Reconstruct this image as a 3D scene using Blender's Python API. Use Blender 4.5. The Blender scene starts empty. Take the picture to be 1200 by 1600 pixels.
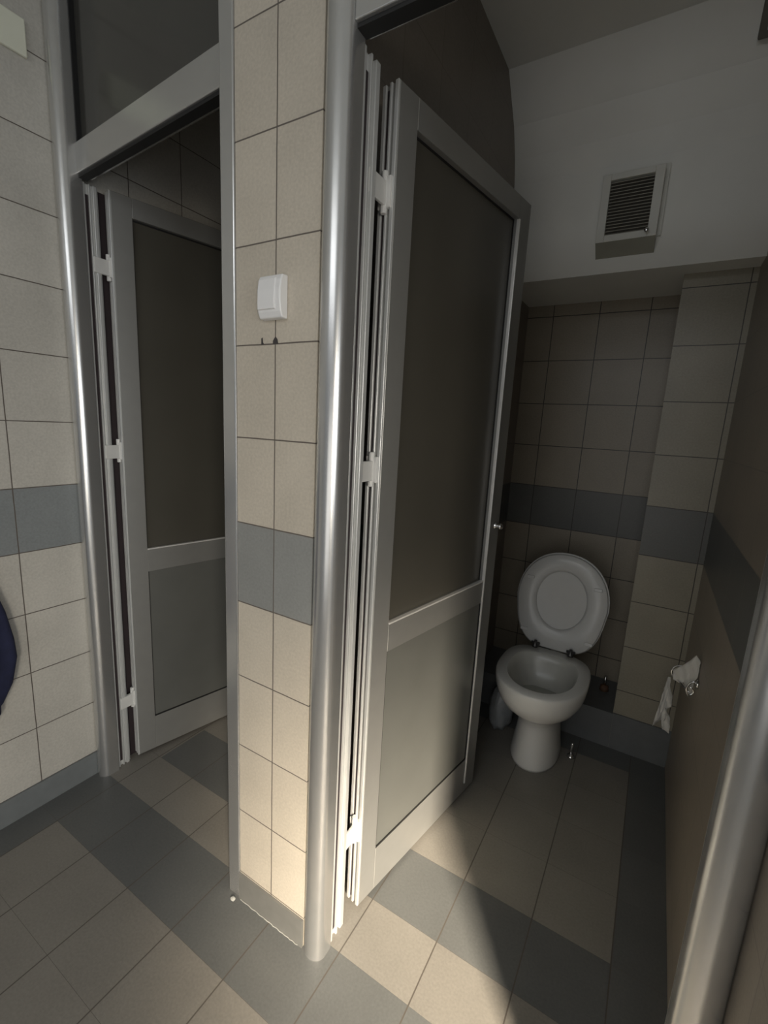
import bpy, bmesh, math, random
from mathutils import Vector, Matrix
random.seed(7)
C = bpy.context.scene.collection

# ---------------------------------------------------------------- helpers
def box(bm, x0, x1, y0, y1, z0, z1, M=None):
    vs = [Vector((x, y, z)) for z in (z0, z1) for y in (y0, y1) for x in (x0, x1)]
    if M is not None: vs = [M @ v for v in vs]
    v = [bm.verts.new(p) for p in vs]
    for f in ((0, 2, 3, 1), (4, 5, 7, 6), (0, 1, 5, 4), (2, 6, 7, 3), (0, 4, 6, 2), (1, 3, 7, 5)):
        bm.faces.new([v[i] for i in f])
    return v

def loft(bm, rings, cap0=True, cap1=True, closed=True):
    R = [[bm.verts.new(p) for p in r] for r in rings]
    n = len(R[0])
    for a, b in zip(R[:-1], R[1:]):
        for i in range(n if closed else n - 1):
            j = (i + 1) % n
            bm.faces.new((a[i], a[j], b[j], b[i]))
    if cap0: bm.faces.new(R[0][::-1])
    if cap1: bm.faces.new(R[-1])
    return R

def prism(bm, pts, z0, z1, M=None):
    M = M or Matrix.Identity(4)
    loft(bm, [[M @ Vector((x, y, z0)) for x, y in pts], [M @ Vector((x, y, z1)) for x, y in pts]])

def tube(bm, pts, r, n=12, caps=True):
    pts = [Vector(p) for p in pts]; rings = []
    for i, p in enumerate(pts):
        d = (pts[min(i + 1, len(pts) - 1)] - pts[max(i - 1, 0)]).normalized()
        a = d.orthogonal().normalized() if i == 0 else (a - d * a.dot(d)).normalized()
        b = d.cross(a)
        rr = r[i] if isinstance(r, (list, tuple)) else r
        rings.append([p + (a * math.cos(t) + b * math.sin(t)) * rr for t in [2 * math.pi * k / n for k in range(n)]])
    loft(bm, rings, caps, caps)

def obj(name, bm, mat, parent=None, bevel=0, smooth=False, sub=0, seg=2, kind=None):
    bmesh.ops.recalc_face_normals(bm, faces=bm.faces[:])
    me = bpy.data.meshes.new(name)
    bm.to_mesh(me); bm.free()
    o = bpy.data.objects.new(name, me); C.objects.link(o)
    me.materials.append(mat)
    # put the object's origin at the base centre of its own geometry
    xs = [v.co for v in me.vertices]
    c = Vector(((min(v.x for v in xs) + max(v.x for v in xs)) / 2, (min(v.y for v in xs) + max(v.y for v in xs)) / 2, min(v.z for v in xs)))
    me.transform(Matrix.Translation(-c))
    if parent is not None:
        o.parent = parent
        w = Vector((0, 0, 0)); q = parent
        while q is not None:
            w += q.location; q = q.parent
        o.location = c - w
    else:
        o.location = c
    if smooth:
        for p in me.polygons: p.use_smooth = True
    if bevel:
        m = o.modifiers.new('bevel', 'BEVEL'); m.width = bevel; m.segments = seg; m.limit_method = 'ANGLE'; m.angle_limit = math.radians(35)
        m.harden_normals = False
    if sub:
        m = o.modifiers.new('sub', 'SUBSURF'); m.levels = sub; m.render_levels = sub
    if kind: o['kind'] = kind
    return o

def tag(o, label, cat, group=None, kind=None):
    o['label'] = label; o['category'] = cat
    if group: o['group'] = group
    if kind: o['kind'] = kind
    return o

def empty(name, loc, label, cat, kind=None, group=None):
    o = bpy.data.objects.new(name, None); C.objects.link(o); o.location = loc; o.empty_display_size = .05
    return tag(o, label, cat, group, kind)

# ---------------------------------------------------------------- materials
class NT:
    def __init__(s, name):
        s.m = bpy.data.materials.new(name); s.m.use_nodes = True
        s.t = s.m.node_tree; s.bsdf = s.t.nodes['Principled BSDF']
    def n(s, typ, **k):
        nd = s.t.nodes.new(typ)
        for a, b in k.items(): setattr(nd, a, b)
        return nd
    def l(s, a, b): s.t.links.new(a, b)
    def math(s, op, a, b=None, c=None):
        nd = s.n('ShaderNodeMath', operation=op)
        for i, v in enumerate((a, b, c)):
            if v is None: continue
            if isinstance(v, (int, float)): nd.inputs[i].default_value = v
            else: s.l(v, nd.inputs[i])
        return nd.outputs[0]
    def mix(s, f, a, b):
        nd = s.n('ShaderNodeMix', data_type='RGBA')
        if isinstance(f, (int, float)): nd.inputs[0].default_value = f
        else: s.l(f, nd.inputs[0])
        for i, v in ((6, a), (7, b)):
            if isinstance(v, (tuple, list)): nd.inputs[i].default_value = (*v, 1)
            else: s.l(v, nd.inputs[i])
        return nd.outputs[2]
    def rng(s, v, lo, hi):
        return s.math('MULTIPLY', s.math('GREATER_THAN', v, lo), s.math('LESS_THAN', v, hi))
    def noise(s, scale, vec=None, detail=3):
        nd = s.n('ShaderNodeTexNoise'); nd.inputs['Scale'].default_value = scale; nd.inputs['Detail'].default_value = detail
        if vec is not None: s.l(vec, nd.inputs['Vector'])
        return nd.outputs[0]

def plain(name, col, rough=.5, metal=0., spec=.5, var=.08, nscale=30, bump=0.0, **kw):
    N = NT(name); g = N.n('ShaderNodeNewGeometry')
    f = N.noise(nscale, g.outputs['Position'])
    a = tuple(c * (1 - var) for c in col); b = tuple(min(1, c * (1 + var)) for c in col)
    N.l(N.mix(f, a, b), N.bsdf.inputs['Base Color'])
    N.bsdf.inputs['Roughness'].default_value = rough; N.bsdf.inputs['Metallic'].default_value = metal
    N.bsdf.inputs['Specular IOR Level'].default_value = spec
    for k, v in kw.items(): N.bsdf.inputs[k].default_value = v
    if bump:
        bp = N.n('ShaderNodeBump'); bp.inputs['Strength'].default_value = bump; bp.inputs['Distance'].default_value = .002
        N.l(f, bp.inputs['Height']); N.l(bp.outputs[0], N.bsdf.inputs['Normal'])
    return N.m

BEIGE = (.54, .49, .41); GREY = (.26, .265, .255); GROUT = (.13, .11, .095)

def tile_common(N, u, v, groutmask, col, rough, gcol):
    cu = N.math('FLOOR', u); cv = N.math('FLOOR', v)
    cx = N.n('ShaderNodeCombineXYZ'); N.l(cu, cx.inputs[0]); N.l(cv, cx.inputs[1])
    wn = N.n('ShaderNodeTexWhiteNoise', noise_dimensions='2D'); N.l(cx.outputs[0], wn.inputs['Vector'])
    g = N.n('ShaderNodeNewGeometry')
    sp = N.noise(160, g.outputs['Position'], 2); cl = N.noise(7, g.outputs['Position'], 3)
    k = N.math('ADD', N.math('MULTIPLY', wn.outputs[0], .07), N.math('ADD', N.math('MULTIPLY', sp, .34), N.math('ADD', N.math('MULTIPLY', cl, .26), .67)))
    hs = N.n('ShaderNodeHueSaturation'); N.l(col, hs.inputs['Color']); N.l(k, hs.inputs['Value'])
    out = N.mix(groutmask, hs.outputs[0], gcol)
    N.l(out, N.bsdf.inputs['Base Color'])
    N.bsdf.inputs['Roughness'].default_value = rough
    bp = N.n('ShaderNodeBump'); bp.inputs['Strength'].default_value = .5; bp.inputs['Distance'].default_value = .0015
    N.l(N.math('SUBTRACT', 1.0, groutmask), bp.inputs['Height']); N.l(bp.outputs[0], N.bsdf.inputs['Normal'])

def gridline(N, u, w):   # u in tile units ; w = half grout in tile units
    fr = N.math('FRACT', u)
    return N.math('GREATER_THAN', N.math('ABSOLUTE', N.math('SUBTRACT', fr, .5)), .5 - w)

def wall_tile(name, xoff=0., yoff=.05, zoff=.087, beige=BEIGE, grey=GREY, grout=GROUT, gw=.0075, rough=.38):
    N = NT(name); g = N.n('ShaderNodeNewGeometry')
    sp = N.n('ShaderNodeSeparateXYZ'); N.l(g.outputs['Position'], sp.inputs[0])
    sn = N.n('ShaderNodeSeparateXYZ'); N.l(g.outputs['True Normal'], sn.inputs[0])
    isx = N.math('GREATER_THAN', N.math('ABSOLUTE', sn.outputs[0]), .5)
    ux = N.math('DIVIDE', N.math('SUBTRACT', sp.outputs[0], xoff), .2)
    uy = N.math('DIVIDE', N.math('SUBTRACT', sp.outputs[1], yoff), .2)
    mx = N.n('ShaderNodeMix', data_type='FLOAT'); N.l(isx, mx.inputs[0]); N.l(ux, mx.inputs[2]); N.l(uy, mx.inputs[3])
    u = mx.outputs[0]; v = N.math('DIVIDE', N.math('SUBTRACT', sp.outputs[2], zoff), .2)
    # slightly wavy joints
    wob = N.math('MULTIPLY', N.math('SUBTRACT', N.noise(9, g.outputs['Position'], 2), .5), .012)
    gm = N.math('MAXIMUM', gridline(N, N.math('ADD', u, wob), gw), gridline(N, N.math('ADD', v, wob), gw))
    band = N.rng(v, 4.0, 5.0)
    col = N.mix(band, beige, grey)
    tile_common(N, u, v, gm, col, rough, grout)
    return N.m

def floor_mat():
    N = NT('floor_tiles'); g = N.n('ShaderNodeNewGeometry')
    sp = N.n('ShaderNodeSeparateXYZ'); N.l(g.outputs['Position'], sp.inputs[0])
    x, y = sp.outputs[0], sp.outputs[1]
    ins = N.math('GREATER_THAN', y, .04)
    off = N.math('SUBTRACT', .04, N.math('MULTIPLY', ins, .04))
    u = N.math('DIVIDE', x, .2); v = N.math('DIVIDE', N.math('SUBTRACT', y, off), .2)
    gu = gridline(N, u, .0085); gv = gridline(N, v, .002)
    gm = N.math('MAXIMUM', gu, gv)
    front = N.rng(y, -.16, .04)
    left = N.math('MULTIPLY', N.math('LESS_THAN', x, -.8), N.math('LESS_THAN', y, .04))
    stall = N.math('MULTIPLY', N.rng(y, .2, .4), N.math('GREATER_THAN', x, -.79))
    right = N.math('MULTIPLY', N.math('GREATER_THAN', x, .8), N.math('GREATER_THAN', y, .04))
    back = N.math('MULTIPLY', N.math('GREATER_THAN', y, 1.2), N.math('GREATER_THAN', x, .0))
    d = front
    for k in (left, stall, right, back): d = N.math('MAXIMUM', d, k)
    col = N.mix(d, (.225, .212, .188), (.125, .129, .126))
    tile_common(N, u, v, gm, col, .42, (.10, .088, .075))
    return N.m

M_left = wall_tile('left_wall_tiles', zoff=.087, beige=(.56, .54, .49), grey=(.26, .28, .285))
M_front = wall_tile('front_wall_tiles', xoff=0., zoff=.087)
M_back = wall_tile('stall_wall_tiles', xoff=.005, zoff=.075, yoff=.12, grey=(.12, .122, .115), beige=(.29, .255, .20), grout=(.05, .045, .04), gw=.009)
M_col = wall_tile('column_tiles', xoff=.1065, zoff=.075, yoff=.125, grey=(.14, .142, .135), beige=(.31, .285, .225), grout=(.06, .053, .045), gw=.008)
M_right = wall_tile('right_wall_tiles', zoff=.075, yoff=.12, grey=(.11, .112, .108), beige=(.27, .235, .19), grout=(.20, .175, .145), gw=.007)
M_part = wall_tile('shaded_partition_tiles', xoff=.005, zoff=.075, yoff=.12, grey=(.09, .09, .085), beige=(.22, .19, .16), grout=(.17, .145, .12))  # cubicle shade put into darker tile colours
M_floor = floor_mat()
M_base = plain('grey_skirting_tile', (.19, .205, .21), .4, var=.12)
M_basep = plain('grey_skirting_pillar', (.165, .165, .155), .45, var=.15)
M_based = plain('dark_grey_tile', (.15, .157, .16), .45, var=.15)
M_white = plain('white_painted_plaster', (.80, .80, .76), .85, var=.06, nscale=6)
M_alu = plain('satin_aluminium', (.64, .64, .63), .27, .8, var=.05, nscale=40)
M_aluj = plain('light_aluminium', (.66, .67, .66), .36, .3, var=.05, nscale=40)
M_alud = plain('aluminium_door_frame', (.36, .36, .345), .42, .5, var=.05, nscale=25)
M_panel = plain('grey_door_panel', (.22, .225, .21), .34, .4, var=.09, nscale=9)
M_glass = plain('dark_frosted_glass', (.085, .08, .066), .32, 0., spec=.6, var=.12, nscale=5)
M_tglass = plain('dark_transom_glass', (.08, .078, .07), .16, 0., spec=.6, var=.1, nscale=4)
M_tglass.node_tree.nodes['Principled BSDF'].inputs['Transmission Weight'].default_value = .25
M_clear = plain('clear_glass', (.9, .92, .9), .02)
_n = M_clear.node_tree; _t = _n.nodes.new('ShaderNodeBsdfTransparent'); _g = _n.nodes.new('ShaderNodeBsdfGlossy'); _m = _n.nodes.new('ShaderNodeMixShader')
_g.inputs['Roughness'].default_value = .03; _m.inputs[0].default_value = .08
_n.links.new(_t.outputs[0], _m.inputs[1]); _n.links.new(_g.outputs[0], _m.inputs[2]); _n.links.new(_m.outputs[0], _n.nodes['Material Output'].inputs[0])
M_gasket = plain('black_rubber', (.012, .012, .012), .6)
M_slot = plain('slot_shade', (.035, .025, .028), .6)  # near-black colour standing for shade in grooves and gaps
M_hinge = plain('white_hinge', (.72, .72, .70), .35)
M_bead = plain('lit_aluminium_bead', (.92, .91, .88), .3, .35)  # very pale base colour carries the caught light
M_chrome = plain('chrome', (.8, .8, .8), .12, 1.)
M_cer = plain('white_ceramic', (.74, .74, .71), .16, var=.03, nscale=8)
M_seat = plain('white_plastic_seat', (.68, .68, .66), .28, var=.03)
M_lid = plain('white_plastic_lid', (.67, .67, .65), .3, var=.03)
M_inn = plain('dull_ceramic_inside', (.56, .56, .52), .25, var=.12, nscale=14)  # duller than the outer ceramic, mottled at random
M_plas = plain('white_switch_plastic', (.80, .80, .80), .3, var=.02)
M_vent = plain('ivory_vent_plastic', (.68, .68, .63), .45, var=.06)
M_dark = plain('dark_grille', (.13, .12, .10), .6)
M_slat = plain('grille_slats', (.34, .33, .28), .5)
M_paper = plain('toilet_paper', (.62, .61, .57), .9, var=.05, bump=.4, nscale=60)
M_cloth = plain('navy_cloth', (.018, .022, .06), .9, var=.35, nscale=45, bump=.5)
M_plaque = plain('pale_plaque', (.85, .86, .72), .5, var=.08, nscale=10)
M_stain = plain('dark_grout_stain', (.05, .045, .045), .8)
M_plaster = plain('white_filler', (.45, .45, .42), .9)
M_bag = plain('pale_plastic', (.35, .37, .38), .35, var=.2)

# ---------------------------------------------------------------- room shell
def shell(name, boxes, mat, label, cat, extra=None):
    bm = bmesh.new()
    for b in boxes: box(bm, *b)
    o = obj(name, bm, mat)
    return tag(o, label, cat, kind='structure')

shell('floor', [(-1.05, 2.6, -2.6, 1.75, -.06, 0)], M_floor, 'square beige and dark grey ceramic floor tiles', 'floor')
shell('wall_left', [(-1.03, -.914, -2.6, 1.75, 0, 2.57)], M_left, 'left wall of cream square tiles with a grey tile band', 'wall')
bm = bmesh.new(); box(bm, -.117, .113, 0, .1, 0, 2.57)
wf = tag(obj('wall_front', bm, M_front), 'narrow tiled pillar wall between the two cubicle doors', 'wall', kind='structure')
bm = bmesh.new()
prism(bm, [(0, 0), (.0075, 0), (.0045, .004), (.003, .014), (0, .012)], -.0012, .0006, Matrix(((1, 0, 0, -.040), (0, 0, 1, 0), (0, 1, 0, 1.487), (0, 0, 0, 1))))
prism(bm, [(-.007, 0), (.007, 0), (.005, .009), (0, .014), (-.004, .010), (-.007, .006)], -.0012, .0006, Matrix(((1, 0, 0, .001), (0, 0, 1, 0), (0, 1, 0, 1.487), (0, 0, 0, 1))))
obj('dark_stain', bm, M_stain, wf)
shell('wall_partition', [(-.10, .085, .1, 1.75, 0, 2.57)], M_part, 'brown tiled partition between the two cubicles, shade put into its tile colour, seen above the open door', 'wall')
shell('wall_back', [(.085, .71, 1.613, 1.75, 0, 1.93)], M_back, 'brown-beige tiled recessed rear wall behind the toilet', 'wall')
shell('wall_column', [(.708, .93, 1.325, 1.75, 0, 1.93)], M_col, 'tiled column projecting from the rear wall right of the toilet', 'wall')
shell('wall_back_left', [(-.914, -.10, 1.2, 1.75, 0, 2.57)], M_part, 'tiled rear wall of the left cubicle, shade put into its tile colour', 'wall')
shell('wall_right', [(.925, 1.06, -.25, 1.75, 0, 2.57)], M_right, 'brown tiled right wall of the toilet cubicle', 'wall')  # stretch forward of the doorway added to cast the floor's shadow edge
bm = bmesh.new()
prof = [(1.75, 1.928), (1.218, 1.922), (1.218, 2.28), (1.196, 2.36), (1.148, 2.45), (1.035, 2.57), (1.75, 2.57)]
loft(bm, [[Vector((x, a, b)) for a, b in prof] for x in (.085, .925)])
tag(obj('wall_upper', bm, M_white), 'white plastered boxed-out upper wall with sloping top above the toilet', 'wall', kind='structure')
shell('ceiling', [(-1.05, 2.6, -2.6, 1.75, 2.57, 2.64)], M_white, 'white plaster ceiling', 'ceiling')
shell('baseboard_left', [(-.914, -.907, -2.6, .045, 0, .087)], M_base, 'blue-grey skirting tile along the left wall', 'skirting')
shell('baseboard_front', [(-.117, .113, -.006, 0, 0, .083)], M_basep, 'grey skirting tile at the foot of the pillar', 'skirting')
shell('baseboard_back', [(.711, .9245, 1.317, 1.325, 0, .165)], M_based, 'dark grey skirting tile at the foot of the rear column', 'skirting')
shell('trim_1', [(.085, .7105, 1.317, 1.613, 0, .163)], M_based, 'low dark grey tiled ledge across the recess behind the toilet', 'ledge')
# white filler along the pillar foot
bm = bmesh.new()
for a, b, r in ((-.11, -.02, .0009), (-.018, .05, .0011), (.05, .10, .0008)):
    tube(bm, [(a + (b - a) * t / 6, -.007 - .001 * math.sin(9 * t), .001) for t in range(7)], r, 6)
tag(obj('trim_2', bm, M_plaster), 'thin pale filler line along the foot of the pillar', 'filler', kind='structure')

# ---------------------------------------------------------------- door frames and doors
def post_profile(w, y_back, y_flat, bulge, n=14):
    """rounded front post : flat flanks then an elliptical nose"""
    pts = [(-w / 2, y_back), (-w / 2, y_flat)]
    for k in range(1, n):
        t = math.pi * k / n
        pts.append((-w / 2 * math.cos(t), y_flat - bulge * math.sin(t)))
    pts += [(w / 2, y_flat), (w / 2, y_back)]
    return pts

def post(cx, w, yb, yf, bulge, parent, z1=2.57):
    bm = bmesh.new()
    prism(bm, [(cx + a, b) for a, b in post_profile(w, yb, yf, bulge)], 0, z1)
    o = obj('frame_post', bm, M_alu, parent)
    for p in o.data.polygons:
        if abs(p.normal.z) < .5: p.use_smooth = True
    m = o.modifiers.new('es', 'EDGE_SPLIT'); m.split_angle = math.radians(40)
    return o

def jamb(x0, x1, y0, y1, side, parent, z1=2.0):
    """aluminium jamb with ribs ; side=+1 : the face looking to +x carries ribs"""
    bm = bmesh.new()
    L = y1 - y0
    xf = x1 if side > 0 else x0
    e = -side
    core = (x0, x1 - .008) if side > 0 else (x0 + .008, x1)
    box(bm, core[0], core[1], y0, y1, 0, z1)
    for a, b in ((.10, .20), (.42, .50), (.66, .86)):
        xs = sorted((xf, xf + e * .009))
        box(bm, xs[0], xs[1], y0 + L * a, y0 + L * b, 0, z1)
    j = obj('door_jamb', bm, M_aluj, parent, bevel=.001, seg=1)
    bm = bmesh.new()
    xs = sorted((xf + e * .0075, xf + e * .006))
    box(bm, xs[0], xs[1], y0 + L * .21, y0 + L * .41, 0.02, z1 - .03)
    obj('shade_strip', bm, M_slot, j)  # shade of the groove between ribs, laid in as a dark strip
    bm = bmesh.new()
    xs = sorted((xf + e * .006, xf + e * .001))
    box(bm, xs[0], xs[1], y0 + .0002, y0 + L * .09, 0.005, z1)
    obj('gasket', bm, M_gasket, j)
    return j

def door_leaf(root, F, d, width, top, thick, split, handle, hinges, hx):
    d = Vector((d[0], d[1], 0)).normalized(); n = Vector((d.y, -d.x, 0))
    M = Matrix(((d.x, n.x, 0, F[0]), (d.y, n.y, 0, F[1]), (0, 0, 1, 0), (0, 0, 0, 1)))   # (s, t, z)
    z0 = .012; st = .062; bot = .15; m0, m1 = split; ti = 1.945; si, so = st, width - .072
    bm = bmesh.new()
    box(bm, 0, si, -thick, 0, z0, top, M); box(bm, so, width, -thick, 0, z0, top, M)
    box(bm, si, so, -thick, 0, z0, bot, M); box(bm, si, so, -thick, 0, m0, m1, M); box(bm, si, so, -thick, 0, ti, top, M)
    leaf = obj('door_leaf', bm, M_alud, root, bevel=.0012, seg=1)
    bm = bmesh.new(); box(bm, si, so, -thick + .012, -.016, m1, ti, M)
    obj('upper_panel', bm, M_glass, leaf)
    bm = bmesh.new(); box(bm, si, so, -thick + .012, -.004, bot, m0, M)
    obj('lower_panel', bm, M_panel, leaf)
    bm = bmesh.new()   # black seal round the panels
    g = .005
    box(bm, si, so, -.016, -.0145, ti - g, ti, M); box(bm, si, si + g * .6, -.016, -.0145, m1, ti, M)
    box(bm, so - g, so, -.016, -.0145, m1, ti, M)
    box(bm, si, so, -.004, -.001, bot, bot + g, M); box(bm, so - g, so, -.004, -.001, bot, m0, M); box(bm, si, si + .002, -.004, -.0015, bot, m0, M)
    obj('gasket', bm, M_gasket, leaf)
    bm = bmesh.new()   # glazing beads, the light they catch put into a pale colour
    box(bm, so - .001, so + .005, -.006, .004, bot - .10, ti - .002, M)
    box(bm, si, so, -.010, .002, m1 - .004, m1 + .001, M)
    obj('glazing_bead', bm, M_bead, leaf, bevel=.001, seg=2)
    bm = bmesh.new()   # ribs on the hinge edge of the leaf
    for a, b in ((0.0, .22), (.42, .56), (.78, 1.0)):
        box(bm, -.006, 0, -thick * b, -thick * a, z0, top, M)
    obj('edge_profile', bm, M_aluj, leaf, bevel=.001, seg=1)
    bm = bmesh.new(); box(bm, -.0012, 0, -thick * .78, -thick * .56, z0 + .01, top - .01, M)
    obj('shade_strip', bm, M_slot, leaf)  # dark strip painting the shade between the edge ribs
    for z in hinges:
        bm = bmesh.new()
        q = M @ Vector((-.010, -thick * .5, z)); 
        tube(bm, [q + Vector((0, 0, -.04)), q + Vector((0, 0, .04))], .0075, 12)
        box(bm, -.012, .0, -thick * .9, -thick * .1, z - .03, z + .03, M)
        a = Vector((hx[0], hx[1], 0))
        box(bm, min(a.x, q.x) - .002, max(a.x, q.x) + .002, a.y - .02, q.y + .004, z - .026, z + .02)
        obj('hinge', bm, M_hinge, root, bevel=.002, seg=2)
    if handle:
        bm = bmesh.new()
        c = M @ Vector((width - .030, 0, 1.02))
        tube(bm, [c + n * t for t in (0, .004, .012, .022, .028)], [.013, .012, .007, .011, .006], 16)
        h = obj('handle', bm, M_chrome, leaf, smooth=True)
        bm = bmesh.new()
        c = M @ Vector((width - .030, -thick, 1.02))
        tube(bm, [c, c - n * .004], .02, 16)
        tube(bm, [c - n * .004, c - n * .035], .008, 10)
        tube(bm, [c - n * .035 - d * .008, c - n * .038 + d * .03, c - n * .036 + d * .052 + Vector((0, 0, -.002))], [.008, .007, .006], 10)
        obj('lever', bm, M_chrome, leaf, smooth=True)
    return leaf

# left cubicle
d1 = empty('door_1', (-.51, .045, 0), 'left cubicle doorway with aluminium frame, its grey door standing open inwards', 'door', 'structure')
post(-.8855, .056, .075, .045, .028, d1)
bm = bmesh.new(); box(bm, -.160, -.118, -.004, .06, 0, 2.57)
obj('frame_post', bm, M_alu, d1, bevel=.003)
def skew_bar(z0, z1, y0l, y1l, dx, x0=-.858, x1=-.160):
    bm = bmesh.new()
    loft(bm, [[Vector((x0, y0l, z0)), Vector((x0, y1l, z0)), Vector((x0, y1l, z1)), Vector((x0, y0l, z1))],
              [Vector((x1, y0l - dx, z0)), Vector((x1, y1l - dx, z0)), Vector((x1, y1l - dx, z1)), Vector((x1, y0l - dx, z1))]])
    return bm
obj('transom_bar', skew_bar(2.008, 2.088, .060, .105, .052), M_alu, d1, bevel=.002)
obj('transom_bar', skew_bar(2.52, 2.57, .060, .105, .052), M_alu, d1, bevel=.002)
obj('transom_glass', skew_bar(2.088, 2.52, .080, .086, .052), M_tglass, d1)
bm = skew_bar(2.0, 2.008, .066, .09, .052)
loft(bm, [[Vector((x, y, z)) for x, y in ((-.858, .066), (-.852, .066), (-.852, .08), (-.858, .08))] for z in (2.088, 2.52)])
obj('gasket', bm, M_gasket, d1)
jamb(-.908, -.868, .076, .128, 1, d1)
bm = bmesh.new(); box(bm, -.9135, -.897, .128, .22, 0, 2.0); obj('shade_strip', bm, M_slot, d1)  # dark filler strip standing for shade in the hinge gap
door_leaf(d1, (-.857, .156), (.083, .376), .65, 2.005, .035, (.75, .838), False, (1.78, 1.197, .258), (-.868, .12))

# right cubicle
d2 = empty('door_2', (.52, .03, 0), 'right cubicle doorway with rounded aluminium posts, its grey door standing open inwards', 'door', 'structure')
post(.144, .060, .037, .012, .026, d2)
post(.8945, .061, .037, .012, .026, d2)
bm = bmesh.new(); box(bm, .174, .864, .004, .052, 2.006, 2.088); obj('transom_bar', bm, M_alu, d2, bevel=.002)
bm = bmesh.new(); box(bm, .174, .864, .004, .052, 2.52, 2.57); obj('transom_bar', bm, M_alu, d2, bevel=.002)
bm = bmesh.new(); box(bm, .174, .864, .024, .030, 2.088, 2.52); obj('transom_glass', bm, M_clear, d2)
bm = bmesh.new(); box(bm, .174, .864, .012, .04, 1.999, 2.006); obj('gasket', bm, M_gasket, d2)
jamb(.118, .168, .038, .110, 1, d2)
bm = bmesh.new(); box(bm, .0855, .122, .1105, .145, 0, 2.0); obj('shade_strip', bm, M_slot, d2)  # shade behind the jamb, filled in with a dark strip
jamb(.872, .920, .038, .090, -1, d2)
door_leaf(d2, (.180, .156), (.111, .642), .628, 2.005, .042, (.755, .835), True, (1.804, 1.23, .254), (.162, .105))

# ---------------------------------------------------------------- light switch
sw = empty('light_switch', (-.003, 0, 1.533), 'white square rocker light switch high on the tiled pillar', 'switch')
bm = bmesh.new()
prof = [(0, 1.533), (-.016, 1.534), (-.021, 1.545), (-.0235, 1.565), (-.0235, 1.588), (-.021, 1.605), (-.016, 1.616), (0, 1.617)]
loft(bm, [[Vector((x, a, b)) for a, b in prof] for x in (-.030, .034)])
obj('housing', bm, M_plas, sw, bevel=.003, seg=3)
bm = bmesh.new()
prof = [(-.020, 1.550), (-.026, 1.550), (-.0265, 1.566), (-.0255, 1.588), (-.0225, 1.608), (-.018, 1.610)]
loft(bm, [[Vector((x, a, b)) for a, b in prof] for x in (-.026, .020)])
obj('rocker', bm, M_plas, sw, bevel=.001, seg=2)

# ---------------------------------------------------------------- toilet
TX = .443
def sect(z, a, yf, yb, n=40, pf=2.1, pb=3.2, cx=TX, ycf=.52):
    """egg outline : front nose yf, back yb, half-width a"""
    yc = yf + (yb - yf) * ycf; pts = []
    for k in range(n):
        t = 2 * math.pi * k / n; c, s = math.cos(t), math.sin(t)
        p = pf if s < 0 else pb
        x = a * math.copysign(abs(c) ** (2 / p), c)
        y = (yc - yf if s < 0 else yb - yc) * math.copysign(abs(s) ** (2 / p), s)
        pts.append(Vector((cx + x, yc + y, z)))
    return pts
to = empty('toilet', (TX, 1.1, 0), 'white ceramic floor-standing toilet with its lid raised', 'toilet')
bm = bmesh.new()
ex = [(0, .095, .966, 1.255), (.012, .097, .964, 1.256), (.05, .091, .970, 1.25), (.11, .083, .980, 1.25), (.165, .078, .986, 1.245), (.198, .078, .980, 1.245),
      (.222, .090, .955, 1.245), (.25, .116, .912, 1.247), (.285, .145, .868, 1.25), (.32, .162, .842, 1.252), (.35, .170, .831, 1.254), (.38, .174, .826, 1.256), (.396, .174, .826, 1.256), (.402, .170, .830, 1.252)]
rings = [sect(*e) for e in ex]
loft(bm, rings, True, False)
top = rings[-1]
inn = [(.402, .130, .872, 1.195), (.396, .124, .878, 1.188), (.37, .118, .886, 1.18), (.33, .106, .905, 1.165), (.29, .088, .94, 1.14), (.265, .06, .98, 1.11)]
r2 = [sect(*e) for e in inn]
R = loft(bm, [top, r2[0]], False, False)
bmesh.ops.remove_doubles(bm, verts=bm.verts[:], dist=1e-5)
bowl = obj('bowl', bm, M_cer, to, smooth=True)
bm = bmesh.new(); loft(bm, r2, False, True)
o = obj('bowl_inside', bm, M_inn, to, smooth=True)
for f in o.data.polygons: f.flip()
bm = bmesh.new()
w = sect(.283, .080, .952, 1.128)
bm.faces.new([bm.verts.new(p) for p in w])
obj('water', bm, plain('toilet_water', (.42, .43, .39), .08, var=.02), to)
# raised lid and seat ring
HY, HZ = 1.262, .398
lean = math.radians(11)
LM = Matrix.Translation((TX, HY, HZ)) @ Matrix.Rotation(-lean, 4, 'X')   # local : x across, y away, z along the raised lid
def dshape(a, h, grow=0., n=48, ab=None):
    """raised outline in (x,z): round at the top, narrower squared foot"""
    pts = []
    zc = h * .50
    for k in range(n):
        t = 2 * math.pi * k / n; c, s = math.cos(t), math.sin(t)
        if s >= 0:
            x = a * math.copysign(abs(c) ** (2 / 2.15), c); z = zc + (h - zc) * abs(s) ** (2 / 2.15)
        else:
            x = a * math.copysign(abs(c) ** (2 / 3.6), c); z = zc - zc * abs(s) ** (2 / 3.6)
            x *= 1 - .16 * (1 - z / zc)
        pts.append((x, z))
    return pts
def ring3(pts, y, s=1., cz=.21): return [LM @ Vector((x * s, y, cz + (z - cz) * s)) for x, z in pts]
D = dshape(.192, .432)
bm = bmesh.new()
loft(bm, [ring3(D, .012, .97), ring3(D, .010, 1.0), ring3(D, .024, 1.0), ring3(D, .034, .93), ring3(D, .038, .6)], True, True)
obj('lid', bm, M_lid, to, smooth=True, bevel=0)
D2 = dshape(.188, .426)
hole = [(.104 * math.cos(2 * math.pi * k / 48), .222 + .128 * math.sin(2 * math.pi * k / 48)) for k in range(48)]
hb = [(x * 1.10, .222 + (z - .222) * 1.08) for x, z in hole]
bm = bmesh.new()
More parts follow.
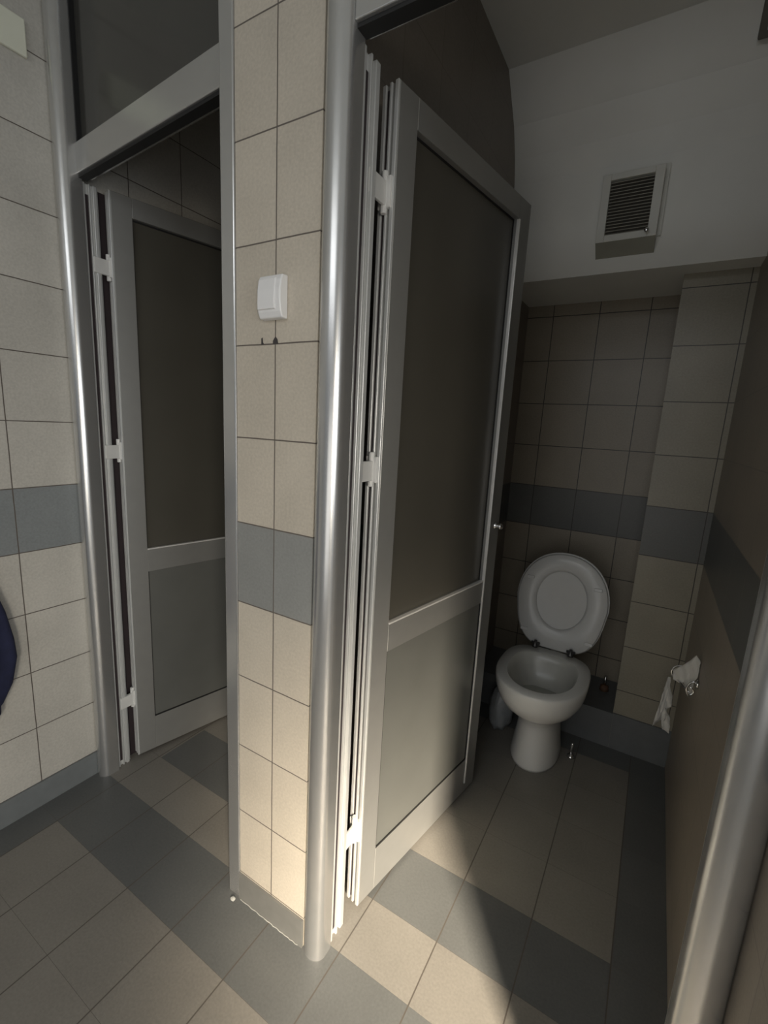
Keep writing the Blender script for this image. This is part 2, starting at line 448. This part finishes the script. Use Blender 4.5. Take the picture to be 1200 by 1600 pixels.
loft(bm, [ring3(hole, .006), ring3(hb, -.002), ring3(D2, -.002, .97), ring3(D2, .004, 1.), ring3(D2, .009, .99), ring3(hole, .009), ring3(hole, .006)], False, False)
bmesh.ops.remove_doubles(bm, verts=bm.verts[:], dist=1e-5)
seat = obj('seat_ring', bm, M_seat, to, smooth=True)
for sx in (-1, 1):
    for zz in (.065, .30):
        bm = bmesh.new(); q = LM @ Vector((sx * (.135 if zz < .1 else .14), -.002, zz)); nn = LM.to_3x3() @ Vector((0, -1, 0))
        u = LM.to_3x3() @ Vector((1, 0, 0)); vv = LM.to_3x3() @ Vector((0, 0, 1))
        loft(bm, [[q + u * (a * .016) + vv * (b * .007) + nn * k for a, b in ((-1, -1), (1, -1), (1, 1), (-1, 1))] for k in (-.001, .006)])
        obj('seat_buffer', bm, M_seat, seat, bevel=.002)
for sx in (-1, 1):
    bm = bmesh.new()
    x = TX + sx * .074
    tube(bm, [(x, 1.243, .402), (x, 1.243, .409), (x, 1.243, .416), (x, 1.246, .432)], [.013, .012, .007, .006], 12)
    tube(bm, [(x - .018, 1.250, .417), (x + .018, 1.250, .417)], .006, 10)
    obj('hinge', bm, plain('dark_hinge_metal', (.10, .10, .10), .35, .6) if sx < 0 else bpy.data.materials['dark_hinge_metal'], to, smooth=True)
bm = bmesh.new(); tube(bm, [(TX, 1.235, .225), (TX, 1.34, .225), (TX, 1.605, .225)], .045, 20)
tube(bm, [(TX, 1.235, .34), (TX, 1.40, .34), (TX, 1.605, .34)], .026, 16)
obj('waste_pipe', bm, M_cer, to, smooth=True)
# fixing bolt beside the pedestal
fb = empty('floor_valve', (.582, 1.157, 0), 'small chrome valve stub on the floor right of the toilet foot', 'valve')
bm = bmesh.new(); tube(bm, [(.582, 1.157, 0), (.582, 1.157, .006), (.582, 1.157, .008), (.582, 1.157, .014)], [.016, .016, .009, .008], 14)
obj('base', bm, M_chrome, fb, smooth=True)
bm = bmesh.new(); tube(bm, [(.582, 1.157, .012), (.580, 1.157, .035), (.582, 1.157, .058), (.582, 1.157, .066)], [.005, .005, .006, .004], 12)
obj('stem', bm, M_chrome, fb, smooth=True)
pv = empty('pipe_stub', (.655, 1.5, .163), 'short rusty-footed supply pipe on the ledge right of the toilet', 'pipe')
bm = bmesh.new(); tube(bm, [(.655, 1.5, .163), (.655, 1.5, .185), (.655, 1.5, .19)], [.02, .018, .01], 14)
obj('foot', bm, plain('brown_rust', (.14, .075, .045), .7), pv, smooth=True)
bm = bmesh.new(); tube(bm, [(.655, 1.5, .185), (.655, 1.5, .235)], .005, 10)
obj('stem', bm, M_chrome, pv, smooth=True)
# pale plastic bag left of the bowl
bm = bmesh.new(); rr = []
for i, (z, r) in enumerate(((0, .05), (.03, .062), (.08, .064), (.13, .058), (.17, .044), (.19, .022), (.21, .03))):
    rr.append([Vector((.262 + r * (1 + .16 * math.sin(5 * t + i)) * math.cos(t) * .75, 1.20 + r * (1 + .14 * math.cos(7 * t + 2 * i)) * math.sin(t), z)) for t in [2 * math.pi * k / 28 for k in range(28)]])
loft(bm, rr)
tag(obj('plastic_bag', bm, M_bag, smooth=True), 'crumpled pale plastic bag on the floor behind left of the toilet', 'bag')

# ---------------------------------------------------------------- air vent on the white upper wall
av = empty('air_vent', (.512, 1.218, 1.98), 'ivory boxed air vent with slatted grille on the white upper wall', 'vent')
VX0, VX1, VZ0, VZ1 = .417, .607, 2.014, 2.232
bm = bmesh.new()
yb, yf = 1.218, 1.172
g = (.444, .579, 2.036, 2.212)
box(bm, VX0, g[0], yf, yb, VZ0, VZ1); box(bm, g[1], VX1, yf, yb, VZ0, VZ1)
box(bm, g[0], g[1], yf, yb, VZ0, g[2]); box(bm, g[0], g[1], yf, yb, g[3], VZ1)
obj('frame', bm, M_vent, av, bevel=.0015)
bm = bmesh.new(); box(bm, VX1, VX1 + .012, 1.205, yb, VZ0 + .01, VZ1 + .015); box(bm, VX0, VX1, 1.205, yb, VZ1, VZ1 + .015)
obj('back_plate', bm, M_vent, av)
bm = bmesh.new()
loft(bm, [[Vector((x, a, b)) for a, b in ((yf + .001, VZ0), (yb, VZ0), (yb, 1.974))] for x in (VX0 + .001, VX1 - .001)])
obj('underside', bm, plain('vent_underside_shade', (.30, .295, .245), .6), av)  # shade under the vent put into a darker colour
bm = bmesh.new(); box(bm, g[0], g[1], yf + .02, yf + .03, g[2], g[3])
obj('backing', bm, M_dark, av)
bm = bmesh.new(); ns = 17
for k in range(ns):
    z = g[2] + (g[3] - g[2]) * (k + .5) / ns
    Mx = Matrix.Translation((0, yf + .010, z)) @ Matrix.Rotation(math.radians(30), 4, 'X')
    box(bm, g[0], g[1], -.006, .006, -.0009, .0009, Mx)
obj('grille', bm, M_slat, av)
bm = bmesh.new(); tube(bm, [(.577, yf, 2.030), (.577, yf - .008, 2.030), (.577, yf - .016, 2.030), (.577, yf - .019, 2.030)], [.005, .005, .008, .004], 14)
obj('knob', bm, M_chrome, av, smooth=True)
# dark fitting high up near the right wall
jb = empty('wall_fitting', (.83, 1.13, 2.50), 'dark square fitting high on the white wall at the upper right', 'fitting')
nrm = Vector((0, -.728, -.686)); up_ = Vector((0, -.686, .728)); ctr = Vector((.845, 1.085, 2.517)) ; rt_ = Vector((1, 0, 0))
def slab(bm, hw, hh, t0, t1, c=ctr):
    loft(bm, [[c + rt_ * a * hw + up_ * b * hh + nrm * t for a, b in ((-1, -1), (1, -1), (1, 1), (-1, 1))] for t in (t0, t1)])
bm = bmesh.new(); slab(bm, .05, .045, -.002, .022); obj('housing', bm, M_dark, jb, bevel=.004)
bm = bmesh.new(); slab(bm, .032, .028, .020, .026); obj('lens', bm, plain('grey_lens', (.4, .42, .44), .2), jb, bevel=.004)

# ---------------------------------------------------------------- toilet paper holder and paper
ph = empty('paper_holder', (.91, .93, .56), 'chrome wire toilet paper holder on the right cubicle wall', 'paper holder')
for y in (.972, .872):
    bm = bmesh.new()
    tube(bm, [(.9245, y, .600), (.919, y, .600)], .014, 16)
    obj('rosette', bm, M_chrome, ph, smooth=True)
    bm = bmesh.new(); cx0 = .870 if y > .9 else .905
    pts = [(.920, y, .600), ((.92 + cx0) / 2, y, .607), (cx0, y, .600)]
    x_, pts2 = cx0, [(cx0 - .009 * math.sin(math.pi * k / 10) * (1.2 if y > .9 else .9), y, .600 - .045 * k / 10 if k < 6 else .600 - .045 * k / 10) for k in range(1, 11)]
    back = [(cx0 + .012 * math.sin(math.pi * k / 8), y + .004, .555 + .030 * k / 8) for k in range(1, 9)]
    tube(bm, pts + pts2 + back, .0032, 8)
    obj('arm', bm, M_chrome, ph, smooth=True)
bm = bmesh.new(); tube(bm, [(.866, .972, .568), (.905, .872, .568)], .003, 8); obj('rod', bm, M_chrome, ph, smooth=True)
def sheet(name, poly, yf, wob, label):
    """flat torn paper outline (x,z) with depth y = yf(x,z), subdivided and crumpled"""
    bm = bmesh.new()
    f = bm.faces.new([bm.verts.new((x, 0, z)) for x, z in poly])
    bmesh.ops.triangulate(bm, faces=[f])
    for _ in range(3): bmesh.ops.subdivide_edges(bm, edges=bm.edges[:], cuts=1, use_grid_fill=True)
    for v in bm.verts:
        v.co.y = yf(v.co.x, v.co.z) + wob * (math.sin(v.co.x * 260 + v.co.z * 90) + .7 * math.sin(v.co.z * 230))
    o = obj(name, bm, M_paper, smooth=True)
    m = o.modifiers.new('s', 'SOLIDIFY'); m.thickness = .0012
    return tag(o, label, 'paper')
sheet('toilet_paper', [(.862, .592), (.880, .619), (.896, .648), (.910, .678), (.921, .668), (.9225, .640), (.922, .612), (.916, .594), (.917, .568), (.914, .540), (.908, .546), (.899, .562), (.892, .570), (.880, .560), (.866, .560)],
      lambda x, z: .955 - (x - .862) * 1.0, .002, 'crumpled torn end of white toilet paper resting on the holder bar')
sheet('toilet_paper', [(.853, .553), (.846, .50), (.843, .462), (.846, .427), (.844, .402), (.833, .367), (.855, .394), (.863, .361), (.884, .350), (.882, .381), (.878, .412), (.864, .416), (.860, .430), (.858, .443), (.867, .436), (.877, .449), (.875, .490), (.863, .520), (.860, .553)],
      lambda x, z: .972 + (x - .86) * .3, .002, 'long torn strip of white toilet paper hanging from the left holder arm')

# ---------------------------------------------------------------- left wall things
bm = bmesh.new()
loft(bm, [[Vector((x, a, b)) for a, b in ((-.022, 2.262), (-.022, 2.352), (-.30, 2.352), (-.30, 2.262))] for x in (-.9138, -.904)])
tag(obj('wall_plate', bm, M_plaque, bevel=.003), 'pale blank rectangular plate high on the left tiled wall', 'plate')
hk = empty('coat_hook', (-.9, -.42, 1.28), 'small chrome coat hook on the left tiled wall', 'hook')
bm = bmesh.new(); tube(bm, [(-.9135, -.42, 1.30), (-.906, -.42, 1.30)], .018, 16); obj('rosette', bm, M_chrome, hk, smooth=True)
bm = bmesh.new(); tube(bm, [(-.908, -.42, 1.30), (-.885, -.42, 1.285), (-.868, -.42, 1.285), (-.860, -.42, 1.30), (-.858, -.42, 1.312)], .005, 10); obj('prong', bm, M_chrome, hk, smooth=True)
bm = bmesh.new()
R_ = [(1.285, -.385, -.455), (1.25, -.36, -.48), (1.1, -.31, -.55), (.95, -.27, -.60), (.804, -.231, -.64), (.73, -.212, -.655), (.64, -.198, -.665), (.58, -.195, -.67), (.50, -.212, -.67), (.446, -.240, -.66), (.440, -.247, -.655), (.415, -.249, -.65), (.393, -.266, -.64)]
rr = []
for z, a, b in R_:
    ring = []
    for k in range(64):
        t = 2 * math.pi * k / 64; c, s = math.cos(t), math.sin(t)
        yc, hy = (a + b) / 2, (a - b) / 2
        y = yc + hy * math.copysign(abs(c) ** .8, c)
        fold = .010 * math.sin(y * 95 + z * 3) * max(0, s) * min(1, (1.3 - z) * 3)
        x = -.876 + (.030 * math.copysign(abs(s) ** .8, s)) + fold
        ring.append(Vector((x, y, z)))
    rr.append(ring)
loft(bm, rr)
tag(obj('hanging_jacket', bm, M_cloth, smooth=True), 'dark navy garment hanging against the left tiled wall at the picture edge', 'garment')
bm = bmesh.new()
bmesh.ops.create_icosphere(bm, subdivisions=2, radius=.006)
for v in bm.verts: v.co = Vector((v.co.x * 1.2 - .128, v.co.y - .018, max(0, v.co.z * .8 + .003))) + Vector((random.uniform(-1, 1), random.uniform(-1, 1), 0)) * .001
tag(obj('plaster_crumb', bm, M_plaster), 'tiny white crumb on the floor at the pillar corner', 'debris')

# ---------------------------------------------------------------- camera
f = 711.8445
fw = Vector((-.49836438, .84661127, -.18676805)); rt = Vector((.85544848, .51519731, .05272209)); up = Vector((-.14085752, .13349563, .98098832))
cd = bpy.data.cameras.new('camera'); cam = bpy.data.objects.new('camera', cd); C.objects.link(cam)
cd.sensor_fit = 'VERTICAL'; cd.sensor_height = 36; cd.lens = f * 36 / 1600; cd.clip_start = .02
cam.matrix_world = Matrix(((rt.x, up.x, -fw.x, .72088), (rt.y, up.y, -fw.y, -.73889), (rt.z, up.z, -fw.z, 1.33131), (0, 0, 0, 1)))
bpy.context.scene.camera = cam

# ---------------------------------------------------------------- light
def area(name, loc, target, sx, sy, power, col, spread=180):
    L = bpy.data.lights.new(name, 'AREA'); L.shape = 'RECTANGLE'; L.size = sx; L.size_y = sy; L.energy = power; L.color = col; L.spread = math.radians(spread)
    o = bpy.data.objects.new(name, L); C.objects.link(o); o.location = loc
    o.rotation_euler = (Vector(target) - Vector(loc)).to_track_quat('-Z', 'Y').to_euler()
    return o
area('window_light', (2.6, -2.25, 1.9), (.44, .22, .0), .30, .7, 12, (1.0, .86, .68), 23)
area('daylight', (2.6, -2.3, 1.2), (-.1, .1, .4), .5, .8, 5.5, (1.0, .92, .8), 60)
area('cool_fill', (2.7, -1.1, 1.3), (-.9, -.2, .5), 1.0, .9, 13.5, (.95, .98, 1.0))  # added broad cool fill from an unseen source
area('bounce_fill', (.72, -1.5, .9), (.5, 1.0, .5), .9, .9, 3.2, (1.0, .97, .92))
area('upper_fill', (.2, -2.3, 2.35), (.5, 1.0, 1.7), 1.6, .5, 7.5, (.96, .98, 1.0))  # added high fill to brighten the white upper wall
w = bpy.data.worlds.new('world'); bpy.context.scene.world = w; w.use_nodes = True
w.node_tree.nodes['Background'].inputs[0].default_value = (.82, .9, 1, 1); w.node_tree.nodes['Background'].inputs[1].default_value = .13
vs = bpy.context.scene.view_settings
vs.view_transform = 'Standard'; vs.look = 'None'; vs.exposure = 0; vs.gamma = 1
